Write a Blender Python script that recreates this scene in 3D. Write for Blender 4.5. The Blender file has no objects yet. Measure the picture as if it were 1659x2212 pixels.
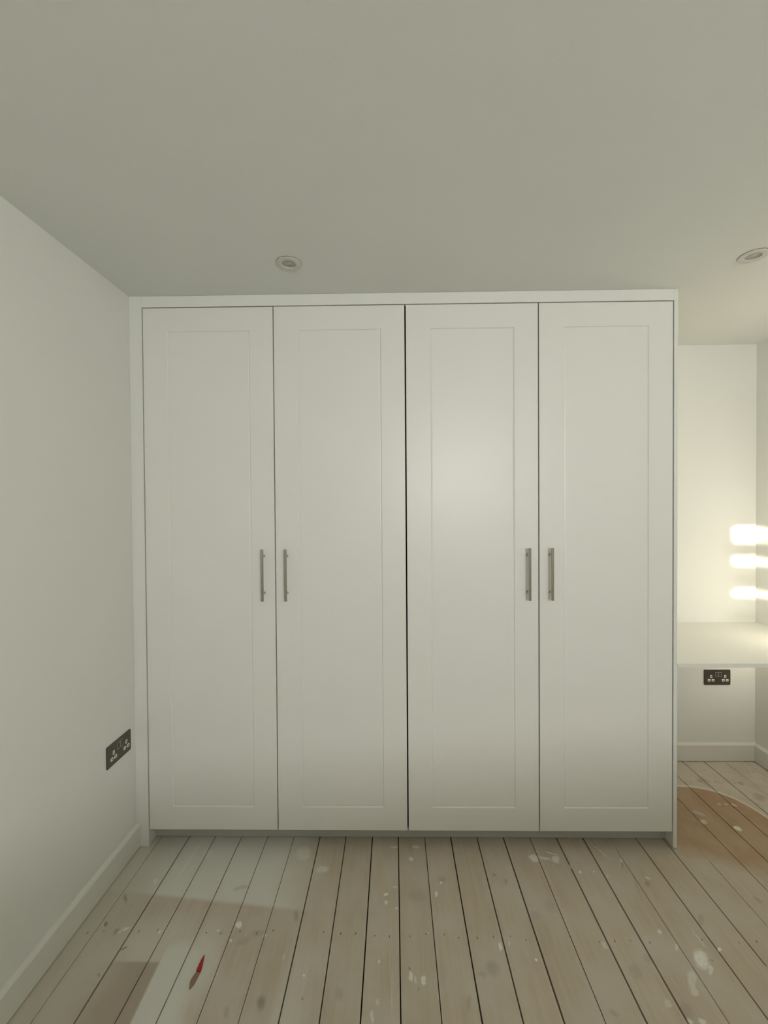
import bpy, bmesh, math, random
from mathutils import Vector, Matrix

random.seed(7)
scene = bpy.context.scene
COL = scene.collection

# ---------------------------------------------------------------- camera
# X runs along the wardrobe front, Y into the wall behind it, Z up; metres.
# The wardrobe front is the plane Y = 0.
F_PX, W_PX = 917.85, 1659.0
cam_data = bpy.data.cameras.new('camera')
cam_data.sensor_fit = 'HORIZONTAL'
cam_data.sensor_width = 36.0
cam_data.lens = 36.0 * F_PX / W_PX
cam_data.clip_start = 0.02
cam = bpy.data.objects.new('camera', cam_data)
COL.objects.link(cam)
CAM = Vector((1.088877, -1.773942, 1.438188))
YAW, PITCH, ROLL = -0.014695, -0.012949, -0.006789
fwd = Vector((math.sin(YAW) * math.cos(PITCH), math.cos(YAW) * math.cos(PITCH), math.sin(PITCH)))
rgt = Vector((math.cos(YAW), -math.sin(YAW), 0))
up = rgt.cross(fwd)
cr, sr = math.cos(ROLL), math.sin(ROLL)
r2 = rgt * cr + up * sr
u2 = up * cr - rgt * sr
M = Matrix((r2, u2, -fwd)).transposed().to_4x4()
M.translation = CAM
cam.matrix_world = M
scene.camera = cam

# ---------------------------------------------------------------- light and exposure
world = bpy.data.worlds.new('world')
scene.world = world
world.use_nodes = True
world.node_tree.nodes['Background'].inputs[0].default_value = (0.75, 0.85, 1.0, 1)
world.node_tree.nodes['Background'].inputs[1].default_value = 0.6

ASSUMED_WINDOW = dict(x=1.92, z=1.80, w=0.95, h=0.52)      # assumed opening, unseen in the wall behind the camera
Y_BACK = -3.60
def area_light(name, loc, rot, sx, sy, power, col, spread=180.0):
    d = bpy.data.lights.new(name, 'AREA')
    d.shape = 'RECTANGLE'
    d.size, d.size_y = sx, sy
    d.energy = power
    d.color = col
    d.spread = math.radians(spread)
    o = bpy.data.objects.new(name, d)
    o.location = loc
    o.rotation_euler = rot
    COL.objects.link(o)
    return o
# daylight through the assumed, unseen window behind the camera (faces +Y)
area_light('assumed_daylight', (ASSUMED_WINDOW['x'], Y_BACK - 0.16, ASSUMED_WINDOW['z']), (math.radians(90), 0, 0),
           ASSUMED_WINDOW["w"], ASSUMED_WINDOW["h"], 56.5, (1.0, 0.99, 0.975))

scene.view_settings.view_transform = 'Standard'
scene.view_settings.look = 'None'
scene.view_settings.gamma = 1.0
scene.view_settings.use_curve_mapping = False
scene.view_settings.exposure = 0.07
scene.cycles.max_bounces = 8
scene.cycles.diffuse_bounces = 7
scene.cycles.use_denoising = True
scene.cycles.adaptive_threshold = 0.02


# ---------------------------------------------------------------- measures
H = 2.3243            # ceiling
Y_REAR = 0.6264       # wall at the back of the alcove
X_RIGHT = 3.1288
WL = 0.012636         # the left wall leans a little off square
WB = 0.008887         # so do the floorboards

# ---------------------------------------------------------------- materials
def mat(name, rgb, rough=0.5, metal=0.0, spec=0.5, bump=0.0, bscale=60.0, mottle=0.0, mscale=3.0):
    m = bpy.data.materials.new(name)
    m.use_nodes = True
    nt = m.node_tree
    b = nt.nodes['Principled BSDF']
    b.inputs['Roughness'].default_value = rough
    b.inputs['Metallic'].default_value = metal
    b.inputs['Specular IOR Level'].default_value = spec
    b.inputs['Base Color'].default_value = (*rgb, 1)
    geo = nt.nodes.new('ShaderNodeNewGeometry')
    if mottle:
        n = nt.nodes.new('ShaderNodeTexNoise')
        n.inputs['Scale'].default_value = mscale
        n.inputs['Detail'].default_value = 4
        nt.links.new(geo.outputs['Position'], n.inputs['Vector'])
        mx = nt.nodes.new('ShaderNodeMix')
        mx.data_type = 'RGBA'
        mx.inputs['A'].default_value = (*[c * (1 - mottle) for c in rgb], 1)
        mx.inputs['B'].default_value = (*[min(1, c * (1 + mottle)) for c in rgb], 1)
        nt.links.new(n.outputs['Fac'], mx.inputs['Factor'])
        nt.links.new(mx.outputs['Result'], b.inputs['Base Color'])
    if bump:
        n2 = nt.nodes.new('ShaderNodeTexNoise')
        n2.inputs['Scale'].default_value = bscale
        n2.inputs['Detail'].default_value = 3
        nt.links.new(geo.outputs['Position'], n2.inputs['Vector'])
        bp = nt.nodes.new('ShaderNodeBump')
        bp.inputs['Strength'].default_value = bump
        bp.inputs['Distance'].default_value = 0.002
        nt.links.new(n2.outputs['Fac'], bp.inputs['Height'])
        nt.links.new(bp.outputs['Normal'], b.inputs['Normal'])
    return m

M_WALL = mat('wall_paint', (0.755, 0.762, 0.722), 0.6, spec=0.25, bump=0.12, bscale=180, mottle=0.012, mscale=2.2)
M_CEIL = mat('ceiling_paint', (0.735, 0.75, 0.72), 0.75, spec=0.15, bump=0.1, bscale=200, mottle=0.012, mscale=1.7)
M_TRIM = mat('trim_paint', (0.72, 0.72, 0.66), 0.45, spec=0.4, bump=0.08, bscale=90)
M_DOOR = mat('door_satin', (0.77, 0.772, 0.73), 0.38, spec=0.5, bump=0.03, bscale=260, mottle=0.008, mscale=1.5)
M_FRAME = mat('frame_satin', (0.765, 0.768, 0.73), 0.38, spec=0.45, bump=0.03, bscale=260)
M_CARCASS = mat('carcass_gap_shade', (0.05, 0.045, 0.04), 0.7)  # interior coloured dark to deepen the shade in the door gaps
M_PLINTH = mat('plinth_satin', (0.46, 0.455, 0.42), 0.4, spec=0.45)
M_DESK = mat('desk_satin', (0.78, 0.775, 0.72), 0.32, spec=0.5)
M_NICKEL = mat('brushed_nickel', (0.48, 0.45, 0.40), 0.21, metal=1.0)
M_PLATE = mat('black_nickel', (0.125, 0.115, 0.092), 0.24, metal=0.75, spec=0.5)
M_ROCKER = mat('dark_rocker', (0.035, 0.032, 0.026), 0.3)
M_ROCKFR = mat('rocker_frame', (0.42, 0.40, 0.35), 0.4)
M_INSERT = mat('white_insert', (0.80, 0.79, 0.73), 0.4)
M_HOLE = mat('pin_hole', (0.02, 0.018, 0.015), 0.8)
M_RING = mat('downlight_white', (0.60, 0.60, 0.55), 0.4)
M_RINGSHADE = mat('downlight_ring_shade', (0.10, 0.095, 0.08), 0.8)  # shade of the gap round the trim, put into the colour
M_LENS = mat('downlight_lens', (0.42, 0.41, 0.38), 0.25, spec=0.6)
M_BAFFLE = mat('downlight_baffle', (0.12, 0.115, 0.10), 0.5)
M_RED = mat('red_paint', (0.42, 0.006, 0.02), 0.45)
M_BARE = mat('bare_splinter', (0.27, 0.175, 0.10), 0.6, mottle=0.25, mscale=60)
M_SUB = mat('subfloor_dark', (0.010, 0.007, 0.005), 0.9)
M_NAIL = mat('nail_rust', (0.13, 0.10, 0.06), 0.7)
M_GAPFILL = mat('gap_filler', (0.42, 0.40, 0.34), 0.6)
M_LAMP = mat('lamp_metal', (0.5, 0.48, 0.44), 0.35, metal=1.0)
M_WINFR = mat('window_white', (0.8, 0.8, 0.78), 0.4)

# ---------------------------------------------------------------- mesh helpers
def link(name, bm, m, parent=None, smooth=False, loc=None):
    me = bpy.data.meshes.new(name)
    bmesh.ops.recalc_face_normals(bm, faces=bm.faces[:])
    bm.to_mesh(me)
    bm.free()
    if m: me.materials.append(m)
    if smooth:
        for p in me.polygons: p.use_smooth = True
    o = bpy.data.objects.new(name, me)
    COL.objects.link(o)
    if loc is not None: o.location = loc
    if parent is not None:
        o.parent = parent
    return o

def empty(name, loc, label, cat, group=None):
    o = bpy.data.objects.new(name, None)
    o.empty_display_size = 0.1
    o.location = loc
    o['label'] = label
    o['category'] = cat
    if group: o['group'] = group
    COL.objects.link(o)
    return o

def tag(o, label, cat, group=None):
    o['label'] = label
    o['category'] = cat
    if group: o['group'] = group

def structure(o):
    o['kind'] = 'structure'
    return o

def box(x0, x1, y0, y1, z0, z1, bevel=0.0, seg=1, bm=None):
    bm2 = bmesh.new()
    vs = [bm2.verts.new(p) for p in ((x0, y0, z0), (x1, y0, z0), (x1, y1, z0), (x0, y1, z0),
                                     (x0, y0, z1), (x1, y0, z1), (x1, y1, z1), (x0, y1, z1))]
    for f in ((0, 3, 2, 1), (4, 5, 6, 7), (0, 1, 5, 4), (1, 2, 6, 5), (2, 3, 7, 6), (3, 0, 4, 7)):
        bm2.faces.new([vs[i] for i in f])
    if bevel:
        bmesh.ops.bevel(bm2, geom=bm2.edges[:], offset=bevel, segments=seg, profile=0.5, affect='EDGES')
    if bm is None: return bm2
    return merge(bm, bm2)

def merge(bm, other):
    me = bpy.data.meshes.new('tmp')
    other.to_mesh(me)
    other.free()
    bm.from_mesh(me)
    bpy.data.meshes.remove(me)
    return bm

def prism(poly, z0, z1, bevel=0.0):
    """poly: (x, y) footprint, counter-clockwise"""
    bm = bmesh.new()
    a = [bm.verts.new((x, y, z0)) for x, y in poly]
    b = [bm.verts.new((x, y, z1)) for x, y in poly]
    bm.faces.new(list(reversed(a)))
    bm.faces.new(b)
    n = len(poly)
    for i in range(n):
        bm.faces.new((a[i], a[(i + 1) % n], b[(i + 1) % n], b[i]))
    if bevel:
        top = [e for e in bm.edges if all(abs(v.co.z - z1) < 1e-6 for v in e.verts)]
        bmesh.ops.bevel(bm, geom=top, offset=bevel, segments=1, affect='EDGES')
    return bm

def sweep(profile, p0, p1, axis_u, axis_v):
    """extrude a 2-D profile (u, v) from p0 to p1"""
    bm = bmesh.new()
    au, av = Vector(axis_u), Vector(axis_v)
    A = [bm.verts.new(Vector(p0) + au * u + av * v) for u, v in profile]
    B = [bm.verts.new(Vector(p1) + au * u + av * v) for u, v in profile]
    n = len(profile)
    for i in range(n):
        bm.faces.new((A[i], A[(i + 1) % n], B[(i + 1) % n], B[i]))
    bm.faces.new(A)
    bm.faces.new(list(reversed(B)))
    return bm

def lathe(profile, seg=40):
    """profile: (radius, z) list, revolved about Z; open or touching the axis"""
    bm = bmesh.new()
    rings = []
    for r, z in profile:
        if r < 1e-6:
            rings.append([bm.verts.new((0, 0, z))])
        else:
            rings.append([bm.verts.new((r * math.cos(2 * math.pi * k / seg), r * math.sin(2 * math.pi * k / seg), z))
                          for k in range(seg)])
    for a, b in zip(rings[:-1], rings[1:]):
        for k in range(seg):
            k2 = (k + 1) % seg
            if len(a) == 1 and len(b) == 1: continue
            if len(a) == 1: bm.faces.new((a[0], b[k], b[k2]))
            elif len(b) == 1: bm.faces.new((a[k], a[k2], b[0]))
            else: bm.faces.new((a[k], a[k2], b[k2], b[k]))
    return bm

def tube(p0, p1, r, seg=20, chamfer=0.0):
    p0, p1 = Vector(p0), Vector(p1)
    L = (p1 - p0).length
    c = chamfer
    prof = [(0, 0), (r - c, 0), (r, c), (r, L - c), (r - c, L), (0, L)] if c else [(0, 0), (r, 0), (r, L), (0, L)]
    bm = lathe(prof, seg)
    q = (p1 - p0).to_track_quat('Z', 'Y').to_matrix().to_4x4()
    q.translation = p0
    bmesh.ops.transform(bm, matrix=q, verts=bm.verts[:])
    return bm

def rounded_plate(w, h, r, t, bev=0.0012, seg=6):
    """plate in the XZ plane, back on y=0, front at y=-t, centred"""
    pts = []
    for cx, cz, a0 in ((w/2 - r, h/2 - r, 0), (-w/2 + r, h/2 - r, 90), (-w/2 + r, -h/2 + r, 180), (w/2 - r, -h/2 + r, 270)):
        for k in range(seg + 1):
            a = math.radians(a0 + 90 * k / seg)
            pts.append((cx + r * math.cos(a), cz + r * math.sin(a)))
    bm = bmesh.new()
    n = len(pts)
    back = [bm.verts.new((x, 0, z)) for x, z in pts]
    mid = [bm.verts.new((x, -t + bev, z)) for x, z in pts]
    sx, sz = (w - 2 * bev) / w, (h - 2 * bev) / h
    front = [bm.verts.new((x * sx, -t, z * sz)) for x, z in pts]
    for a, b in ((back, mid), (mid, front)):
        for i in range(n):
            bm.faces.new((a[i], a[(i + 1) % n], b[(i + 1) % n], b[i]))
    bm.faces.new(front)
    bm.faces.new(list(reversed(back)))
    return bm

# ---------------------------------------------------------------- the room shell
YF, YR = Y_BACK, Y_REAR
structure(link('wall_left', prism([(WL * YF, YF), (WL * YR, YR), (-0.15, YR), (-0.15, YF)], -0.05, H), M_WALL))
structure(link('wall_rear', prism([(-0.15, YR), (X_RIGHT + 0.15, YR), (X_RIGHT + 0.15, YR + 0.12), (-0.15, YR + 0.12)], -0.05, H), M_WALL))
structure(link('wall_right', prism([(X_RIGHT, YF), (X_RIGHT + 0.15, YF), (X_RIGHT + 0.15, YR), (X_RIGHT, YR)], -0.05, H), M_WALL))
structure(link('ceiling', box(-0.15, X_RIGHT + 0.15, YF - 0.2, YR + 0.12, H, H + 0.1), M_CEIL))
# wall behind the camera, with the assumed window opening
wx0, wx1 = ASSUMED_WINDOW['x'] - ASSUMED_WINDOW['w'] / 2, ASSUMED_WINDOW['x'] + ASSUMED_WINDOW['w'] / 2
wz0, wz1 = ASSUMED_WINDOW['z'] - ASSUMED_WINDOW['h'] / 2, ASSUMED_WINDOW['z'] + ASSUMED_WINDOW['h'] / 2
bm = box(-0.15, wx0, YF - 0.2, YF, -0.05, H)
box(wx1, X_RIGHT + 0.15, YF - 0.2, YF, -0.05, H, bm=bm)
box(wx0, wx1, YF - 0.2, YF, -0.05, wz0, bm=bm)
box(wx0, wx1, YF - 0.2, YF, wz1, H, bm=bm)
structure(link('wall_front', bm, M_WALL))
wf = structure(link('assumed_window_1', box(wx0, wx0 + 0.05, YF - 0.14, YF - 0.08, wz0, wz1, 0.004), M_WINFR))  # assumed window frame, out of view behind the camera
for nm, b in (('window_stile', (wx1 - 0.05, wx1, YF - 0.14, YF - 0.08, wz0, wz1)),
              ('window_rail', (wx0 + 0.05, wx1 - 0.05, YF - 0.14, YF - 0.08, wz1 - 0.05, wz1)),
              ('window_rail', (wx0 + 0.05, wx1 - 0.05, YF - 0.14, YF - 0.08, wz0, wz0 + 0.05)),
              ('window_mullion', (ASSUMED_WINDOW['x'] - 0.02, ASSUMED_WINDOW['x'] + 0.02, YF - 0.13, YF - 0.09, wz0 + 0.05, wz1 - 0.05))):
    link(nm, box(*b, 0.003), M_WINFR, wf)

# added sloping light blocker, unseen behind the camera; it keeps the daylight off the lower doors and the floor
hw = bmesh.new()
prof = [(0.45, 0.0), (X_RIGHT, 0.0), (X_RIGHT, 1.17), (1.9, 1.05), (0.45, 0.955)]
fa = [hw.verts.new((x, -1.95, z)) for x, z in prof]
fb = [hw.verts.new((x, -1.85, z)) for x, z in prof]
hw.faces.new(fa); hw.faces.new(list(reversed(fb)))
for i in range(5): hw.faces.new((fa[i], fa[(i + 1) % 5], fb[(i + 1) % 5], fb[i]))
structure(link('daylight_blocker', hw, M_WALL))

# skirting boards with a chamfered top
SK = [(0, 0), (0.018, 0), (0.018, 0.087), (0.0165, 0.089), (0.004, 0.0965), (0, 0.0965)]
structure(link('baseboard_left', sweep(SK, (WL * YF, YF, 0.003), (0, -0.0005, 0.003), (1, 0, 0), (0, 0, 1)), M_TRIM))
structure(link('baseboard_rear', sweep(SK, (2.2775, YR, 0.004), (X_RIGHT, YR, 0.004), (0, -1, 0), (0, 0, 1)), M_TRIM))
structure(link('baseboard_right', sweep(SK, (X_RIGHT, YF, 0.004), (X_RIGHT, YR - 0.018, 0.004), (-1, 0, 0), (0, 0, 1)), M_TRIM))

# ---------------------------------------------------------------- the floor: painted boards, one by one
GAPS = [(0.0787, .0016), (0.2009, .0042), (0.3149, .0028), (0.4302, .0030), (0.5443, .0022), (0.6603, .0018),
        (0.7730, .0036), (0.8867, .0032), (1.0017, .0036), (1.1145, .0032), (1.2288, .0024), (1.3413, .0040),
        (1.4555, .0036), (1.5691, .0046), (1.6833, .0024), (1.7976, .0046), (1.9114, .0046), (2.0240, .0016),
        (2.1388, .0040), (2.2538, .0032), (2.3671, .0018), (2.4840, .0026), (2.5973, .0032), (2.7098, .0032),
        (2.8284, .0042), (2.9420, .0022), (3.0560, .0020)]

def floor_material(bx0, bx1):
    """boards share one recipe; each takes only the marks that reach it"""
    near = lambda lst: [q for q in lst if bx0 - 0.02 - max(q[2], q[3]) < q[0] < bx1 + 0.02 + max(q[2], q[3])]
    m = bpy.data.materials.new('painted_floorboard')
    m.use_nodes = True
    nt = m.node_tree
    N, L = nt.nodes, nt.links
    bsdf = N['Principled BSDF']
    geo = N.new('ShaderNodeNewGeometry')
    oi = N.new('ShaderNodeObjectInfo')
    P = geo.outputs['Position']

    def math_(op, a, b=None, clamp=False):
        n = N.new('ShaderNodeMath')
        n.operation = op
        n.use_clamp = clamp
        for i, v in enumerate((a, b)):
            if v is None: continue
            if isinstance(v, (int, float)): n.inputs[i].default_value = v
            else: L.new(v, n.inputs[i])
        return n.outputs[0]
    def vmath(op, a, b):
        n = N.new('ShaderNodeVectorMath')
        n.operation = op
        for i, v in enumerate((a, b)):
            if isinstance(v, (tuple, list)): n.inputs[i].default_value = v
            else: L.new(v, n.inputs[i])
        return n
    def noise(vec, scale, detail=3.0, rough=0.5, dist=0.0, color=False):
        n = N.new('ShaderNodeTexNoise')
        n.inputs['Scale'].default_value = scale
        n.inputs['Detail'].default_value = detail
        n.inputs['Roughness'].default_value = rough
        n.inputs['Distortion'].default_value = dist
        L.new(vec, n.inputs['Vector'])
        return n.outputs['Color' if color else 'Fac']
    def ramp(v, lo, hi, a=0.0, b=1.0, smooth=True):
        n = N.new('ShaderNodeMapRange')
        n.interpolation_type = 'SMOOTHSTEP' if smooth else 'LINEAR'
        L.new(v, n.inputs['Value'])
        for k, x in (('From Min', lo), ('From Max', hi), ('To Min', a), ('To Max', b)): n.inputs[k].default_value = x
        return n.outputs['Result']
    def mix(f, a, b, mode='MIX'):
        n = N.new('ShaderNodeMix')
        n.data_type = 'RGBA'
        n.blend_type = mode
        if isinstance(f, (int, float)): n.inputs['Factor'].default_value = f
        else: L.new(f, n.inputs['Factor'])
        for k, v in (('A', a), ('B', b)):
            if isinstance(v, tuple): n.inputs[k].default_value = (*v, 1)
            else: L.new(v, n.inputs[k])
        return n.outputs['Result']
    def stretch(sx, sy, offs=None):
        v = vmath('MULTIPLY', P, (sx, sy, 1.0)).outputs[0]
        if offs is not None: v = vmath('ADD', v, offs).outputs[0]
        return v

    # every board its own piece of timber
    rnd = N.new('ShaderNodeCombineXYZ')
    L.new(math_('MULTIPLY', oi.outputs['Random'], 37.0), rnd.inputs[0])
    L.new(math_('MULTIPLY', oi.outputs['Random'], 91.0), rnd.inputs[1])
    grain = noise(stretch(55.0, 2.6, rnd.outputs[0]), 1.0, 5, 0.62, 0.6)
    fine = noise(stretch(420.0, 9.0, rnd.outputs[0]), 1.0, 3, 0.6)
    cloud = noise(P, 5.5, 4, 0.55)
    cloud2 = noise(stretch(11.0, 4.5, rnd.outputs[0]), 1.0, 3, 0.5)

    col = mix(ramp(grain, 0.32, 0.68), (0.502, 0.426, 0.319), (0.577, 0.500, 0.397))
    col = mix(ramp(cloud, 0.35, 0.68), col, (0.583, 0.525, 0.436))
    col = mix(ramp(cloud2, 0.52, 0.75, 0, 0.45), col, (0.515, 0.414, 0.332))
    col = mix(ramp(fine, 0.55, 0.8, 0, 0.16), col, (0.322, 0.259, 0.182))
    col = mix(ramp(oi.outputs['Random'], 0.0, 1.0, 0.0, 0.22, False), col, (0.459, 0.408, 0.305))

    # paint marks and pale patches: ragged coordinates first
    wv = vmath('SUBTRACT', noise(P, 140.0, 3, 0.6, color=True), (0.5, 0.5, 0.5)).outputs[0]
    wv2 = vmath('SUBTRACT', noise(P, 9.0, 3, 0.55, color=True), (0.5, 0.5, 0.5)).outputs[0]
    Pw = vmath('ADD', P, vmath('MULTIPLY', wv, (0.007, 0.007, 0.0)).outputs[0]).outputs[0]
    Pq = Pw
    Pw = vmath('ADD', Pw, vmath('MULTIPLY', vmath('SUBTRACT', noise(P, 38.0, 2, 0.5, color=True), (0.5, 0.5, 0.5)).outputs[0], (0.014, 0.014, 0.0)).outputs[0]).outputs[0]
    Pm = vmath('ADD', P, vmath('MULTIPLY', wv2, (0.07, 0.07, 0.0)).outputs[0]).outputs[0]

    def ell(vec, x, y, rx, ry, ang, s, soft):
        n = N.new('ShaderNodeMapping')
        n.vector_type = 'TEXTURE'
        n.inputs['Location'].default_value = (x, y, 0)
        n.inputs['Rotation'].default_value = (0, 0, ang)
        n.inputs['Scale'].default_value = (rx, ry, 1.0)
        L.new(vec, n.inputs['Vector'])
        ln = N.new('ShaderNodeVectorMath')
        ln.operation = 'LENGTH'
        L.new(n.outputs[0], ln.inputs[0])
        return ramp(ln.outputs['Value'], 1.0 + soft, 1.0 - soft, 0.0, s)
    def union(lst):
        # lazily, so that each mark is folded in as soon as it is made
        acc = None
        for v in lst: acc = v if acc is None else math_('MAXIMUM', acc, v)
        return acc
    sep = N.new('ShaderNodeSeparateXYZ')
    L.new(Pm, sep.inputs[0])
    mx_, my_ = sep.outputs[0], sep.outputs[1]
    sepr = N.new('ShaderNodeSeparateXYZ')
    L.new(Pq, sepr.inputs[0])
    rx_, ry_ = sepr.outputs[0], sepr.outputs[1]

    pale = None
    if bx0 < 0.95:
        # paler area by the left corner, with a firm edge near y = -0.25
        pale_corner = math_('MULTIPLY', ramp(math_('ADD', ry_, math_('MULTIPLY', rx_, 0.10)), -0.215, -0.193),
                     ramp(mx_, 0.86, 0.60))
        pale_corner = math_('MULTIPLY', pale_corner, ramp(mx_, 0.06, 0.24, 0.55, 1.0))
        # a pale strip on the boards at the near left
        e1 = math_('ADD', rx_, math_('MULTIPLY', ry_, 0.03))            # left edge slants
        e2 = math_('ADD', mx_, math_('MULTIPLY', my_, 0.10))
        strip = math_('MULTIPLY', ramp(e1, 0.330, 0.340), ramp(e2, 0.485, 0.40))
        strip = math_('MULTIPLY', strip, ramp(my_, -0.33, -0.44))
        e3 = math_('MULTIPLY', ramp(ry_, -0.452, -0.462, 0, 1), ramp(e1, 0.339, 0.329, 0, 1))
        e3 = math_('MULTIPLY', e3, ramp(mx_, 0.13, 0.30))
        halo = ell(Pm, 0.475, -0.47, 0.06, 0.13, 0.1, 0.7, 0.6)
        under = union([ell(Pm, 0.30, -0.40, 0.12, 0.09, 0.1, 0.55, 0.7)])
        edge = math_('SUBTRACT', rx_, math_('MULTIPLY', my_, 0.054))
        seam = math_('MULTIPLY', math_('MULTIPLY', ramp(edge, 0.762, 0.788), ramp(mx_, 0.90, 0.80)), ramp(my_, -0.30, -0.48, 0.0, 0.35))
        pale = union([pale_corner, seam, math_('MULTIPLY', strip, 1.0), halo, math_('MULTIPLY', under, math_('SUBTRACT', 1.0, e3))])
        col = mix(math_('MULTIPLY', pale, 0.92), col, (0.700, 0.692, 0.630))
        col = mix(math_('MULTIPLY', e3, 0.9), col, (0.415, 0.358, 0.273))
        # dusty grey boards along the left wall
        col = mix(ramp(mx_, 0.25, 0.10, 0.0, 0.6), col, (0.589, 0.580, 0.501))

    if bx1 > 2.2:
        # the alcove: bare brown boards inside a plaster tide line, dusty beyond it
        cvx = math_('SUBTRACT', rx_, 2.40)
        cvy = math_('SUBTRACT', ry_, 0.0)
        tide = math_('ADD', math_('POWER', math_('DIVIDE', math_('ABSOLUTE', cvx), 0.415), 4.0),
                     math_('POWER', math_('DIVIDE', math_('ABSOLUTE', cvy), 0.400), 3.0))
        inside = ramp(tide, 1.05, 0.97)
        right = ramp(rx_, 2.262, 2.285)
        fade = ramp(math_('ADD', my_, math_('MULTIPLY', mx_, 0.52)), 1.13, 1.27)
        brown = math_('MULTIPLY', math_('MULTIPLY', inside, right), fade)
        patch = noise(stretch(7.0, 5.0), 1.0, 4, 0.6)
        brown_c = mix(ramp(patch, 0.38, 0.62), (0.428, 0.278, 0.163), (0.459, 0.340, 0.215))
        col = mix(math_('MULTIPLY', brown, 0.9), col, brown_c)
        outside = math_('MULTIPLY', math_('MULTIPLY', ramp(tide, 0.98, 1.08), right), ramp(my_, -0.05, 0.12))
        dust_c = mix(ramp(noise(P, 22.0, 6, 0.72, 0.5), 0.54, 0.74), (0.62, 0.565, 0.485), (0.33, 0.28, 0.235))
        dust_c = mix(ramp(noise(P, 6.0, 3, 0.5), 0.45, 0.7, 0.0, 0.5), dust_c, (0.50, 0.435, 0.36))
        col = mix(outside, col, dust_c)
        line = math_('MULTIPLY', math_('MULTIPLY', ramp(tide, 0.96, 1.02), ramp(tide, 1.14, 1.05)), right)
        line = math_('MULTIPLY', line, ramp(ry_, 0.02, 0.14))
        col = mix(math_('MULTIPLY', line, 0.95), col, (0.769, 0.692, 0.637))

    # knots, dents and scuffs
    if near(DARK):
        dk = union(ell(Pw, x, y, rx, ry, a, s, 0.55) for x, y, rx, ry, a, s in near(DARK))
        col = mix(math_('MULTIPLY', dk, 1.0), col, (0.17, 0.145, 0.10))
    # drips, smears and scratches of white paint
    if near(WHITE):
        wt = union(ell(Pw, x, y, rx, ry, a, s, 0.32) for x, y, rx, ry, a, s in near(WHITE))
        breakup = ramp(noise(P, 95.0, 4, 0.65), 0.34, 0.50, 0.5, 1.0)
        col = mix(math_('MULTIPLY', math_('MULTIPLY', wt, breakup), 1.2, True), col, (0.84, 0.835, 0.77))
    L.new(col, bsdf.inputs['Base Color'])
    bsdf.inputs['Specular IOR Level'].default_value = 0.35
    bsdf.inputs['Roughness'].default_value = 0.6
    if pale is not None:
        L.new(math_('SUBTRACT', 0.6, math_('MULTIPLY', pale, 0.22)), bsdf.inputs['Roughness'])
    bp = N.new('ShaderNodeBump')
    bp.inputs['Strength'].default_value = 0.25
    bp.inputs['Distance'].default_value = 0.0015
    L.new(math_('ADD', math_('MULTIPLY', grain, 0.5), math_('MULTIPLY', fine, 0.3)), bp.inputs['Height'])
    L.new(bp.outputs['Normal'], bsdf.inputs['Normal'])
    return m

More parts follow.
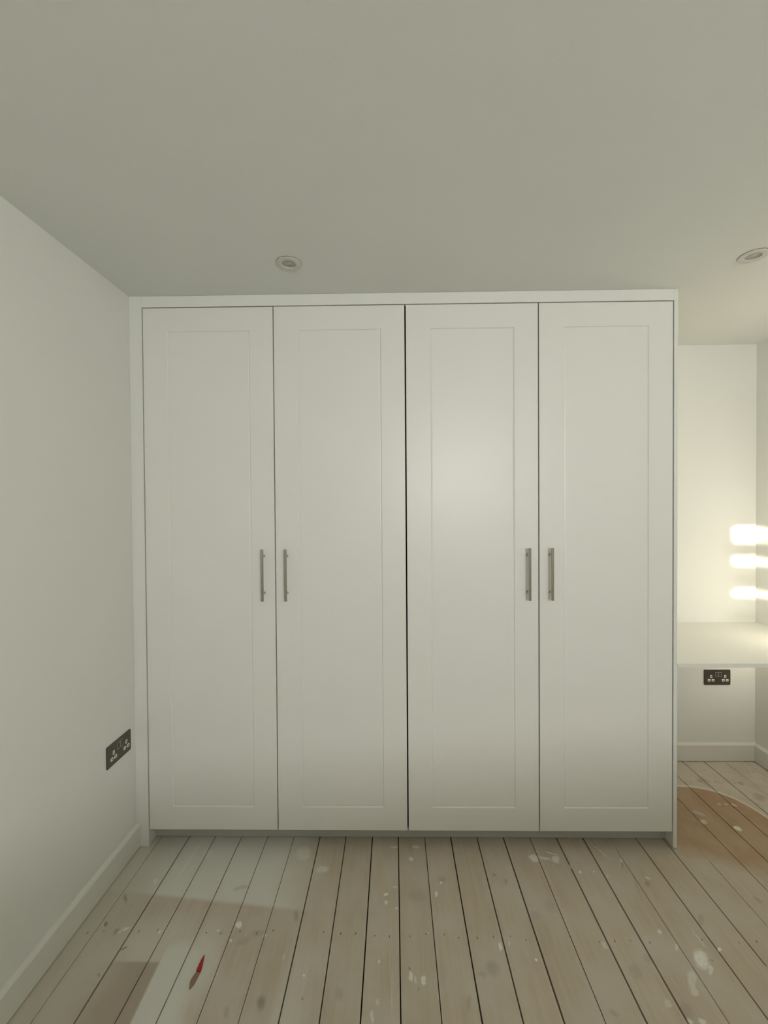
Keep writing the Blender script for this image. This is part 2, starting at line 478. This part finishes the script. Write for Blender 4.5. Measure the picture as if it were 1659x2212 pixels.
WHITE = [(0.557, -0.335, 0.009, 0.012, 0.34, 1), (0.55, -0.39, 0.0043, 0.0048, 0.36, 0.8), (0.66, -0.37, 0.003, 0.008, 0.29, 0.7), (0.72, -0.032, 0.0283, 0.0336, 0.2, 0.4), (0.811, -0.11, 0.0236, 0.0152, 0.16, 0.4), (1.097, 0.002, 0.0156, 0.0073, -0.01, 0.4), (1.064, -0.217, 0.0069, 0.0056, 0.01, 0.7), (1.064, -0.251, 0.0067, 0.009, 0.01, 0.6), (1.098, -0.186, 0.0087, 0.0059, -0.01, 0.4), (1.104, -0.271, 0.005, 0.0035, -0.02, 0.6), (1.165, -0.056, 0.0094, 0.0114, -0.05, 0.6), (0.816, -0.493, 0.0042, 0.0033, 0.2, 1), (1.043, -0.45, 0.0044, 0.0068, 0.03, 0.5), (0.74, -0.438, 0.0029, 0.0072, 0.25, 0.4), (1.029, -0.594, 0.0052, 0.0152, 0.04, 0.5), (1.041, -0.56, 0.004, 0.0115, 0.03, 0.3), (1.084, -0.53, 0.0016, 0.0543, -0.0, 0.25), (0.494, -0.357, 0.0058, 0.0034, 0.39, 0.6), (1.141, -0.489, 0.0057, 0.0129, -0.05, 0.7), (1.155, -0.5, 0.0042, 0.0101, -0.06, 0.4), (1.181, -0.502, 0.007, 0.0114, -0.08, 0.7), (1.273, -0.165, 0.0046, 0.0052, -0.12, 1), (1.25, -0.214, 0.0051, 0.0095, -0.11, 0.9), (1.187, 0.005, 0.0156, 0.0073, -0.06, 0.5), (1.438, -0.402, 0.0058, 0.012, -0.25, 0.75), (1.47, -0.391, 0.0029, 0.0077, -0.27, 0.4), (1.54, -0.441, 0.0036, 0.0038, -0.33, 0.9), (1.665, -0.049, 0.0196, 0.0169, -0.32, 0.7), (1.753, -0.055, 0.014, 0.0171, -0.37, 0.6), (1.71, -0.051, 0.0212, 0.0073, -0.35, 0.5), (1.745, -0.025, 0.0268, 0.0033, -0.36, 0.5), (1.823, -0.116, 0.005, 0.0058, -0.42, 0.9), (1.88, -0.115, 0.0036, 0.0047, -0.45, 0.8), (1.922, -0.134, 0.0032, 0.0046, -0.47, 0.6), (2.063, -0.435, 0.0189, 0.0324, -0.63, 0.8), (2.069, -0.465, 0.0057, 0.0165, -0.64, 0.6), (1.988, -0.348, 0.0053, 0.0074, -0.56, 0.7), (2.143, -0.404, 0.0047, 0.0091, -0.65, 0.8), (1.991, -0.495, 0.0103, 0.0339, -0.61, 0.4), (1.978, -0.522, 0.01, 0.0133, -0.62, 0.4), (2.01, -0.398, 0.005, 0.014, -0.59, 0.4), (1.881, -0.556, 0.01, 0.0109, -0.57, 0.3), (1.913, -0.598, 0.0084, 0.0065, -0.61, 0.6), (1.947, -0.599, 0.0093, 0.0079, -0.63, 0.6), (2.071, -0.141, 0.0091, 0.0072, -0.54, 0.4), (2.016, -0.058, 0.0033, 0.0064, -0.5, 0.7), (1.78, -0.394, 0.0081, 0.0099, -0.46, 0.4), (0.171, -0.355, 0.0161, 0.0056, 0.56, 0.6), (0.175, -0.169, 0.0063, 0.0138, 0.51, 0.4), (0.298, -0.359, 0.0055, 0.0036, 0.5, 0.6), (0.319, -0.032, 0.0196, 0.0231, 0.41, 0.3), (2.621, 0.115, 0.0143, 0.014, -0.68, 0.9), (2.499, 0.154, 0.0118, 0.014, -0.63, 0.5), (2.516, 0.208, 0.0226, 0.0111, -0.62, 0.3), (2.689, 0.267, 0.0052, 0.0064, -0.66, 0.6), (2.658, 0.269, 0.007, 0.0064, -0.65, 0.4), (2.724, 0.262, 0.0103, 0.0065, -0.68, 0.6), (1.208, -0.356, 0.0023, 0.0023, -0.09, 0.6)]
DARK = [(0.705, -0.564, 0.0116, 0.018, 0.3, 0.5), (0.748, -0.303, 0.0095, 0.019, 0.22, 0.35), (0.595, -0.389, 0.0204, 0.0127, 0.33, 0.22), (0.629, -0.364, 0.0209, 0.0098, 0.31, 0.25), (0.515, -0.193, 0.0265, 0.0083, 0.34, 0.25), (0.929, -0.54, 0.0122, 0.0144, 0.12, 0.2), (0.822, -0.554, 0.0027, 0.0036, 0.2, 0.6), (1.398, -0.466, 0.021, 0.0205, -0.24, 0.3), (1.364, -0.483, 0.0111, 0.0079, -0.21, 0.2), (1.486, -0.131, 0.0087, 0.0043, -0.24, 0.5), (1.522, -0.159, 0.0068, 0.0125, -0.26, 0.35), (1.307, -0.559, 0.0066, 0.0175, -0.18, 0.25), (1.179, -0.223, 0.0307, 0.0224, -0.06, 0.18), (1.278, -0.152, 0.0159, 0.0143, -0.12, 0.25), (1.589, -0.295, 0.0184, 0.0178, -0.33, 0.18), (1.652, -0.258, 0.0186, 0.0227, -0.36, 0.15), (1.712, -0.581, 0.0093, 0.0099, -0.48, 0.25), (2.055, -0.166, 0.0075, 0.0116, -0.54, 0.35), (1.835, -0.472, 0.016, 0.0181, -0.52, 0.2), (1.896, -0.433, 0.0125, 0.0129, -0.54, 0.2), (1.923, -0.571, 0.0151, 0.019, -0.6, 0.2), (2.154, -0.307, 0.0077, 0.0285, -0.63, 0.25), (2.415, -0.229, 0.0114, 0.0096, -0.71, 0.25), (2.005, -0.086, 0.0032, 0.0199, -0.5, 0.45), (2.096, -0.438, 0.0026, 0.0038, -0.64, 0.6), (0.103, -0.239, 0.0058, 0.0174, 0.56, 0.5), (0.095, -0.337, 0.004, 0.0098, 0.59, 0.7), (0.053, -0.364, 0.0038, 0.0038, 0.62, 0.7), (0.182, -0.496, 0.0035, 0.0078, 0.61, 0.4), (0.148, -0.36, 0.008, 0.0093, 0.58, 0.4), (0.209, -0.419, 0.0103, 0.0034, 0.56, 0.7), (1.14, -0.469, 0.0029, 0.004, -0.05, 0.6), (2.885, 0.423, 0.0128, 0.0142, -0.68, 0.4), (2.889, 0.319, 0.0205, 0.0307, -0.71, 0.3), (2.714, 0.448, 0.0271, 0.0186, -0.63, 0.25), (1.164, -0.526, 0.0027, 0.0036, -0.07, 0.5), (0.613, -0.587, 0.0074, 0.0166, 0.37, 0.25)]

WHITE += [(1.953, -0.012, 0.0016, 0.054, 0.476, 0.6), (2.103, -0.368, 0.0018, 0.030, 0.07, 0.5),
          (0.2595, -0.062, 0.006, 0.09, -0.05, 0.35)]
DARK += [(2.0095, -0.18, 0.0016, 0.055, -0.23, 0.35)]

floor = structure(link('floor', box(-0.15, X_RIGHT + 0.15, YF - 0.2, YR + 0.12, -0.10, -0.024), M_SUB))
edges = [(WL * -1.0, 0.0)] + GAPS + [(X_RIGHT + 0.0, 0.0)]
for i in range(len(edges) - 1):
    (ga, wa), (gb, wb_) = edges[i], edges[i + 1]
    wa, wb_ = wa * 1.15, wb_ * 1.15
    def xa(y): return (WL * y if i == 0 else ga + wa / 2 + WB * y)
    def xb(y): return (X_RIGHT if i == len(edges) - 2 else gb - wb_ / 2 + WB * y)
    dz = random.uniform(-0.0006, 0.0)
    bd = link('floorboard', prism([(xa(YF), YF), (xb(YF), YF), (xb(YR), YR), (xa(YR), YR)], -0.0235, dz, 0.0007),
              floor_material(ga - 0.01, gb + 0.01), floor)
    # the row of sunken nails
    if 1 <= i <= 21:
        for px, s in ((0.030, 1), (-0.030, -1)):
            if random.random() < 0.2: continue
            y = -0.352 - 0.014 * (xa(0)) + random.uniform(-0.008, 0.008)
            x = (xa(y) + 0.028 + random.uniform(-0.006, 0.006)) if s > 0 else (xb(y) - 0.028 + random.uniform(-0.006, 0.006))
            nb = lathe([(0, 0.00025), (0.0016, 0.00025), (0.0020, -0.001), (0, -0.001)], 8)
            bmesh.ops.transform(nb, matrix=Matrix.Diagonal((random.uniform(0.8, 1.1), random.uniform(1.6, 3.2), 1, 1)), verts=nb.verts[:])
            link('nail_head', nb, M_NAIL, bd, loc=(x, y, dz))
# gaps stopped with filler
for x, w, y0, y1 in ((2.3671, .0020, -0.06, 0.60), (2.9420, .0024, -1.2, 0.475), (1.7976, .0048, -0.098, -0.080),
                     (2.2538, .0034, -0.470, -0.452), (2.0240, .0017, -0.01, 0.05), (0.0787, .0017, -0.372, -0.362)):
    link('gap_filler', prism([(x - w/2 + WB*y0, y0), (x + w/2 + WB*y0, y0), (x + w/2 + WB*y1, y1), (x - w/2 + WB*y1, y1)], -0.0235, -0.0009), M_GAPFILL, floor)

# ---------------------------------------------------------------- the fitted wardrobe
DX = [0.0556, 0.6054, 1.1555, 1.7062, 2.2592]      # gap centres
DG = [0.0042, 0.0042, 0.0060, 0.0046, 0.0046]      # gap widths
Z_B, Z_T = 0.0720, 2.2740
X_OUT = 2.2772
wd = empty('fitted_wardrobe', (X_OUT / 2, 0.3, 0),
           'white four-door fitted wardrobe running from left wall to the alcove, floor to ceiling', 'wardrobe')
WO = Vector(wd.location)
def wpart(name, bm, m, parent=None, origin=None, smooth=False):
    o = Vector(origin) if origin else WO
    bmesh.ops.translate(bm, vec=-o, verts=bm.verts[:])
    par = parent if parent is not None else wd
    ob = link(name, bm, m, par, smooth)
    ob.location = o - (WO if parent is None else Vector(parent['origin']))
    return ob
E1 = 0.0010
# left scribe, cut round the skirting; top scribe; end panel; plinth
wpart('side_filler', prism([(0.0006, 0.0), (DX[0] - DG[0]/2, 0.0), (DX[0] - DG[0]/2, 0.062), (0.0006, 0.062)], 0.0005, H - 0.0005), M_FRAME)
wpart('top_filler', box(DX[0] - DG[0]/2 + 0.0002, 2.2616, 0.0, 0.020, 2.2778, H - 0.0005, E1 * 0.6), M_FRAME)
wpart('end_panel', box(2.2616, X_OUT, 0.0, 0.6255, 0.0025, H - 0.0005, E1), M_FRAME)
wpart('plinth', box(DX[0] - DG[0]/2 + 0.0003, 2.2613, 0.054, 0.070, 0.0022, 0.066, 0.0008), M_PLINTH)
# hollow carcass behind the doors
bm = box(0.058, 0.076, 0.0215, 0.60, 0.068, 2.30)
for x in (DX[1], DX[2], DX[3]): box(x - 0.009, x + 0.009, 0.055, 0.60, 0.0862, 2.2818, bm=bm)
box(2.243, 2.261, 0.0215, 0.60, 0.068, 2.30, bm=bm)
box(0.0762, 2.2428, 0.024, 0.60, 0.068, 0.086, bm=bm)
box(0.0762, 2.2428, 0.024, 0.60, 2.282, 2.300, bm=bm)
box(0.058, 2.261, 0.601, 0.609, 0.068, 2.30, bm=bm)
wpart('carcass', bm, M_CARCASS)

def door_mesh(x0, x1, z0, z1):
    """slab with a routed, recessed panel: the rebate has a narrow sloping bead"""
    t = 0.019
    px0, px1, pz0, pz1 = x0 + 0.1005, x1 - 0.0975, 0.1690, 2.1765
    bm = bmesh.new()
    c = 0.0011
    def ring(a, b, d, e, y): return [bm.verts.new(p) for p in ((a, y, d), (b, y, d), (b, y, e), (a, y, e))]
    back = ring(x0, x1, z0, z1, t)
    side = ring(x0, x1, z0, z1, c)
    face = ring(x0 + c, x1 - c, z0 + c, z1 - c, 0.0)
    in0 = ring(px0, px1, pz0, pz1, 0.0)
    in1 = ring(px0 + 0.0035, px1 - 0.0035, pz0 + 0.0035, pz1 - 0.0035, 0.0042)
    in2 = ring(px0 + 0.0080, px1 - 0.0080, pz0 + 0.0080, pz1 - 0.0080, 0.0034)
    for a, b in ((back, side), (side, face), (face, in0), (in0, in1), (in1, in2)):
        for i in range(4):
            bm.faces.new((a[i], a[(i + 1) % 4], b[(i + 1) % 4], b[i]))
    bm.faces.new(in2)
    bm.faces.new(list(reversed(back)))
    return bm

def handle_mesh(x, zc):
    """T-bar: round bar carried on two turned posts"""
    bm = tube((x, -0.030, zc - 0.1075), (x, -0.030, zc + 0.1075), 0.0061, 24, 0.0006)
    for dz in (-0.0775, 0.0775):
        merge(bm, tube((x, -0.0302, zc + dz), (x, 0.0001, zc + dz), 0.0045, 16))
        merge(bm, tube((x, -0.0030, zc + dz), (x, 0.0001, zc + dz), 0.0056, 16, 0.0006))
    return bm

HX = [0.5575, 0.6545, 1.6585, 1.7510]
LBL = ['first wardrobe door, next to the left wall', 'second wardrobe door, handle on its left edge',
       'third wardrobe door, handle on its right edge', 'fourth wardrobe door, next to the alcove']
for i in range(4):
    x0, x1 = DX[i] + DG[i] / 2, DX[i + 1] - DG[i + 1] / 2
    zt = Z_T - (0.0004 if i == 0 else 0.0)
    org = (x0 if i % 2 == 0 else x1, 0.0, Z_B)
    d = wpart('door', door_mesh(x0, x1, Z_B, zt), M_DOOR, origin=org)
    d['origin'] = org
    h = wpart('handle', handle_mesh(HX[i], 1.1565), M_NICKEL, parent=d, origin=(HX[i], -0.03, 1.1565), smooth=False)
    me = h.data
    for p in me.polygons:
        p.use_smooth = abs(p.normal.z) < 0.5 or True
    h['label'] = 'brushed steel bar handle'
    try: me.set_sharp_from_angle(angle=math.radians(35))
    except Exception: pass

# ---------------------------------------------------------------- alcove desk
desk = empty('floating_desk', (2.705, 0.30, 0.7685), 'white floating desk shelf spanning the alcove right of the wardrobe', 'desk')
def dpart(name, bm, m):
    bmesh.ops.translate(bm, vec=-Vector(desk.location), verts=bm.verts[:])
    return link(name, bm, m, desk)
dpart('desktop', box(2.2776, X_RIGHT - 0.0004, 0.0022, YR - 0.0004, 0.7600, 0.7770, 0.0009), M_DESK)
dpart('front_edging', box(2.2776, X_RIGHT - 0.0004, 0.0, 0.0021, 0.7597, 0.7772, 0.0006), M_DESK)

# ---------------------------------------------------------------- twin sockets
def socket(loc, rz, label):
    s = empty('wall_socket', loc, label, 'socket', 'dark metal double wall sockets')
    s.rotation_euler = (0, 0, rz)
    link('face_plate', rounded_plate(0.146, 0.086, 0.0045, 0.0045), M_PLATE, s)
    def quad_frame(w, h, b, t, y):
        bm = box(-w/2, w/2, y, y + t, h/2 - b, h/2)
        for bb in ((-w/2, w/2, -h/2, -h/2 + b), (-w/2, -w/2 + b, -h/2 + b, h/2 - b), (w/2 - b, w/2, -h/2 + b, h/2 - b)):
            box(bb[0], bb[1], y, y + t, bb[2], bb[3], bm=bm)
        return bm
    for dx in (-0.0045, 0.0140):
        sw = link('rocker_switch', box(-0.0058, 0.0058, -0.0062, -0.0040, -0.0118, 0.0118, 0.0008), M_ROCKER, s, loc=(dx, 0, 0.0165))
        link('switch_surround', quad_frame(0.0150, 0.0270, 0.0016, 0.0012, -0.0052), M_ROCKFR, sw)
    for ox in (-0.0352, 0.0427):
        for dx, dz, w, h, hw, hh in ((0, 0.0058, 0.0112, 0.0152, 0.0042, 0.0084), (-0.0108, -0.0157, 0.0150, 0.0128, 0.0076, 0.0044),
                                     (0.0108, -0.0157, 0.0150, 0.0128, 0.0076, 0.0044)):
            ins = link('pin_insert', rounded_plate(w, h, 0.0018, 0.0012, 0.0003, 3), M_INSERT, s, loc=(ox + dx, -0.0040, dz))
            link('pin_slot', box(-hw/2, hw/2, -0.0014, -0.0008, -hh/2, hh/2), M_HOLE, ins)
    return s
socket((WL * -0.1072 + 0.0002, -0.1072, 0.4795), math.radians(90) - WL, 'dark metal double wall socket low on the left wall beside the wardrobe')
socket((2.9161, YR - 0.0002, 0.4676), 0.0, 'dark metal double wall socket under the alcove desk')

# ---------------------------------------------------------------- recessed downlights (switched off)
def downlight(x, y, label):
    d = empty('ceiling_downlight', (x, y, H), label, 'downlight', 'recessed ceiling downlights')
    ring = link('trim_ring', lathe([(0.0245, 0.004), (0.0240, -0.0030), (0.0262, -0.0040), (0.0436, -0.0036), (0.0450, -0.0028), (0.0450, -0.0010)], 56), M_RING, d, True)
    link('shade_ring', lathe([(0.0440, -0.0012), (0.0456, -0.0012), (0.0456, -0.0001)], 56), M_RINGSHADE, d, True)  # dark ring added as the painted shadow line round the trim
    link('baffle', lathe([(0.0244, -0.0005), (0.0230, 0.0002), (0.0222, 0.0004)], 48), M_BAFFLE, d, True)
    link('lamp_lens', lathe([(0.0230, -0.0003), (0.0180, -0.0008), (0.0090, -0.0013), (0.0080, -0.0024), (0.0, -0.0028)], 40), M_LENS, d, True)
    return d
downlight(0.7265, -0.2230, 'small round white recessed downlight in ceiling above the second wardrobe door')
downlight(2.3900, -0.2270, 'round white recessed downlight in ceiling at the right, by the alcove')

# ---------------------------------------------------------------- splinter on the floor
sp = empty('wood_splinter', (0.4785, -0.487, 0.0), 'small pointed wood splinter with red-painted tip lying on floorboard', 'splinter')
def blade(pts, h):
    """flat chip: outline of (x, y) with a raised ridge"""
    bm = bmesh.new()
    n = len(pts)
    lo = [bm.verts.new((x, y, 0.0002)) for x, y in pts]
    cx, cy = sum(p[0] for p in pts) / n, sum(p[1] for p in pts) / n
    hi = [bm.verts.new((cx + (x - cx) * 0.78, cy + (y - cy) * 0.92, h)) for x, y in pts]
    for i in range(n):
        bm.faces.new((lo[i], lo[(i + 1) % n], hi[(i + 1) % n], hi[i]))
    bm.faces.new(hi)
    bm.faces.new(list(reversed(lo)))
    return bm
link('painted_tip', blade([(0.0003, 0.0018), (0.0142, 0.0012), (0.0138, 0.0071), (0.0116, 0.0218), (0.0043, 0.0535), (-0.0004, 0.0422), (-0.0021, 0.023), (-0.0021, 0.007)], 0.003), M_RED, sp)
link('bare_shaft', blade([(0.0004, 0.0015), (0.0141, 0.001), (0.0119, -0.0111), (0.0099, -0.0313), (0.0036, -0.0449), (0.0007, -0.0461), (-0.006, -0.029), (-0.0073, -0.0189), (-0.0033, -0.0061)], 0.003), M_BARE, sp)

# ---------------------------------------------------------------- added lamp on the desk, unseen beyond the frame: bars for the light bands
WARM = (1.0, 0.89, 0.71)
lamp = empty('added_desk_lamp', (2.93, 0.06, 0.7774), 'added, unseen metal desk lamp with three horizontal light bars standing on the alcove desk to cast light bands', 'lamp')
def lpart(name, bm, m): return link(name, bm, m, lamp)
lpart('base', tube((0, 0, 0.0), (0, 0, 0.014), 0.05, 32, 0.003), M_LAMP)
lpart('post', tube((0, 0, 0.014), (0, 0, 1.25), 0.006, 16), M_LAMP)
AIM = math.atan2(3.085 - 2.93, Y_REAR - 0.06)
for zc, hh, e in ((1.287, 0.022, 0.17), (1.247, 0.030, 0.12), (1.120, 0.026, 0.17), (0.940, 0.022, 0.10)):
    hb = box(-0.075, 0.075, -0.012, 0.012, -hh/2 - 0.004, hh/2 + 0.004, 0.002)
    o = lpart('light_bar', hb, M_LAMP)
    o.location = (0, 0, zc - 0.7774)
    o.rotation_euler = (0, 0, -AIM)
    l = area_light('added_bar_beam', (2.93 + 0.0135 * math.sin(AIM), 0.06 + 0.0135 * math.cos(AIM), zc),
                   (math.radians(90), 0, -AIM), 0.14, hh, e, WARM, 7.0)  # added narrow beam that throws one light band into the corner
    area_light('added_bar_glow', (2.93 + 0.0137 * math.sin(AIM), 0.06 + 0.0137 * math.cos(AIM), zc),
               (math.radians(90), 0, -AIM), 0.14, hh, 0.045, WARM, 110.0)  # added wide glow that brightens the wall around the bands
def fill_light(name, loc, power, r, col=WARM):
    d = bpy.data.lights.new(name, 'POINT')
    d.energy = power
    d.shadow_soft_size = r
    d.color = col
    o = bpy.data.objects.new(name, d)
    o.location = loc
    COL.objects.link(o)
for loc, p in (((3.00, 0.20, 0.93), 1.45), ((3.00, 0.16, 1.45), 0.75), ((2.92, -0.12, 1.72), 2.4)):
    fill_light('added_alcove_glow', loc, p, 0.06)  # added unseen point lights that brighten the alcove and nearby ceiling
fill_light('added_underdesk_glow', (3.085, 0.40, 0.725), 1.0, 0.02)  # added unseen point light that brightens the space under the desk
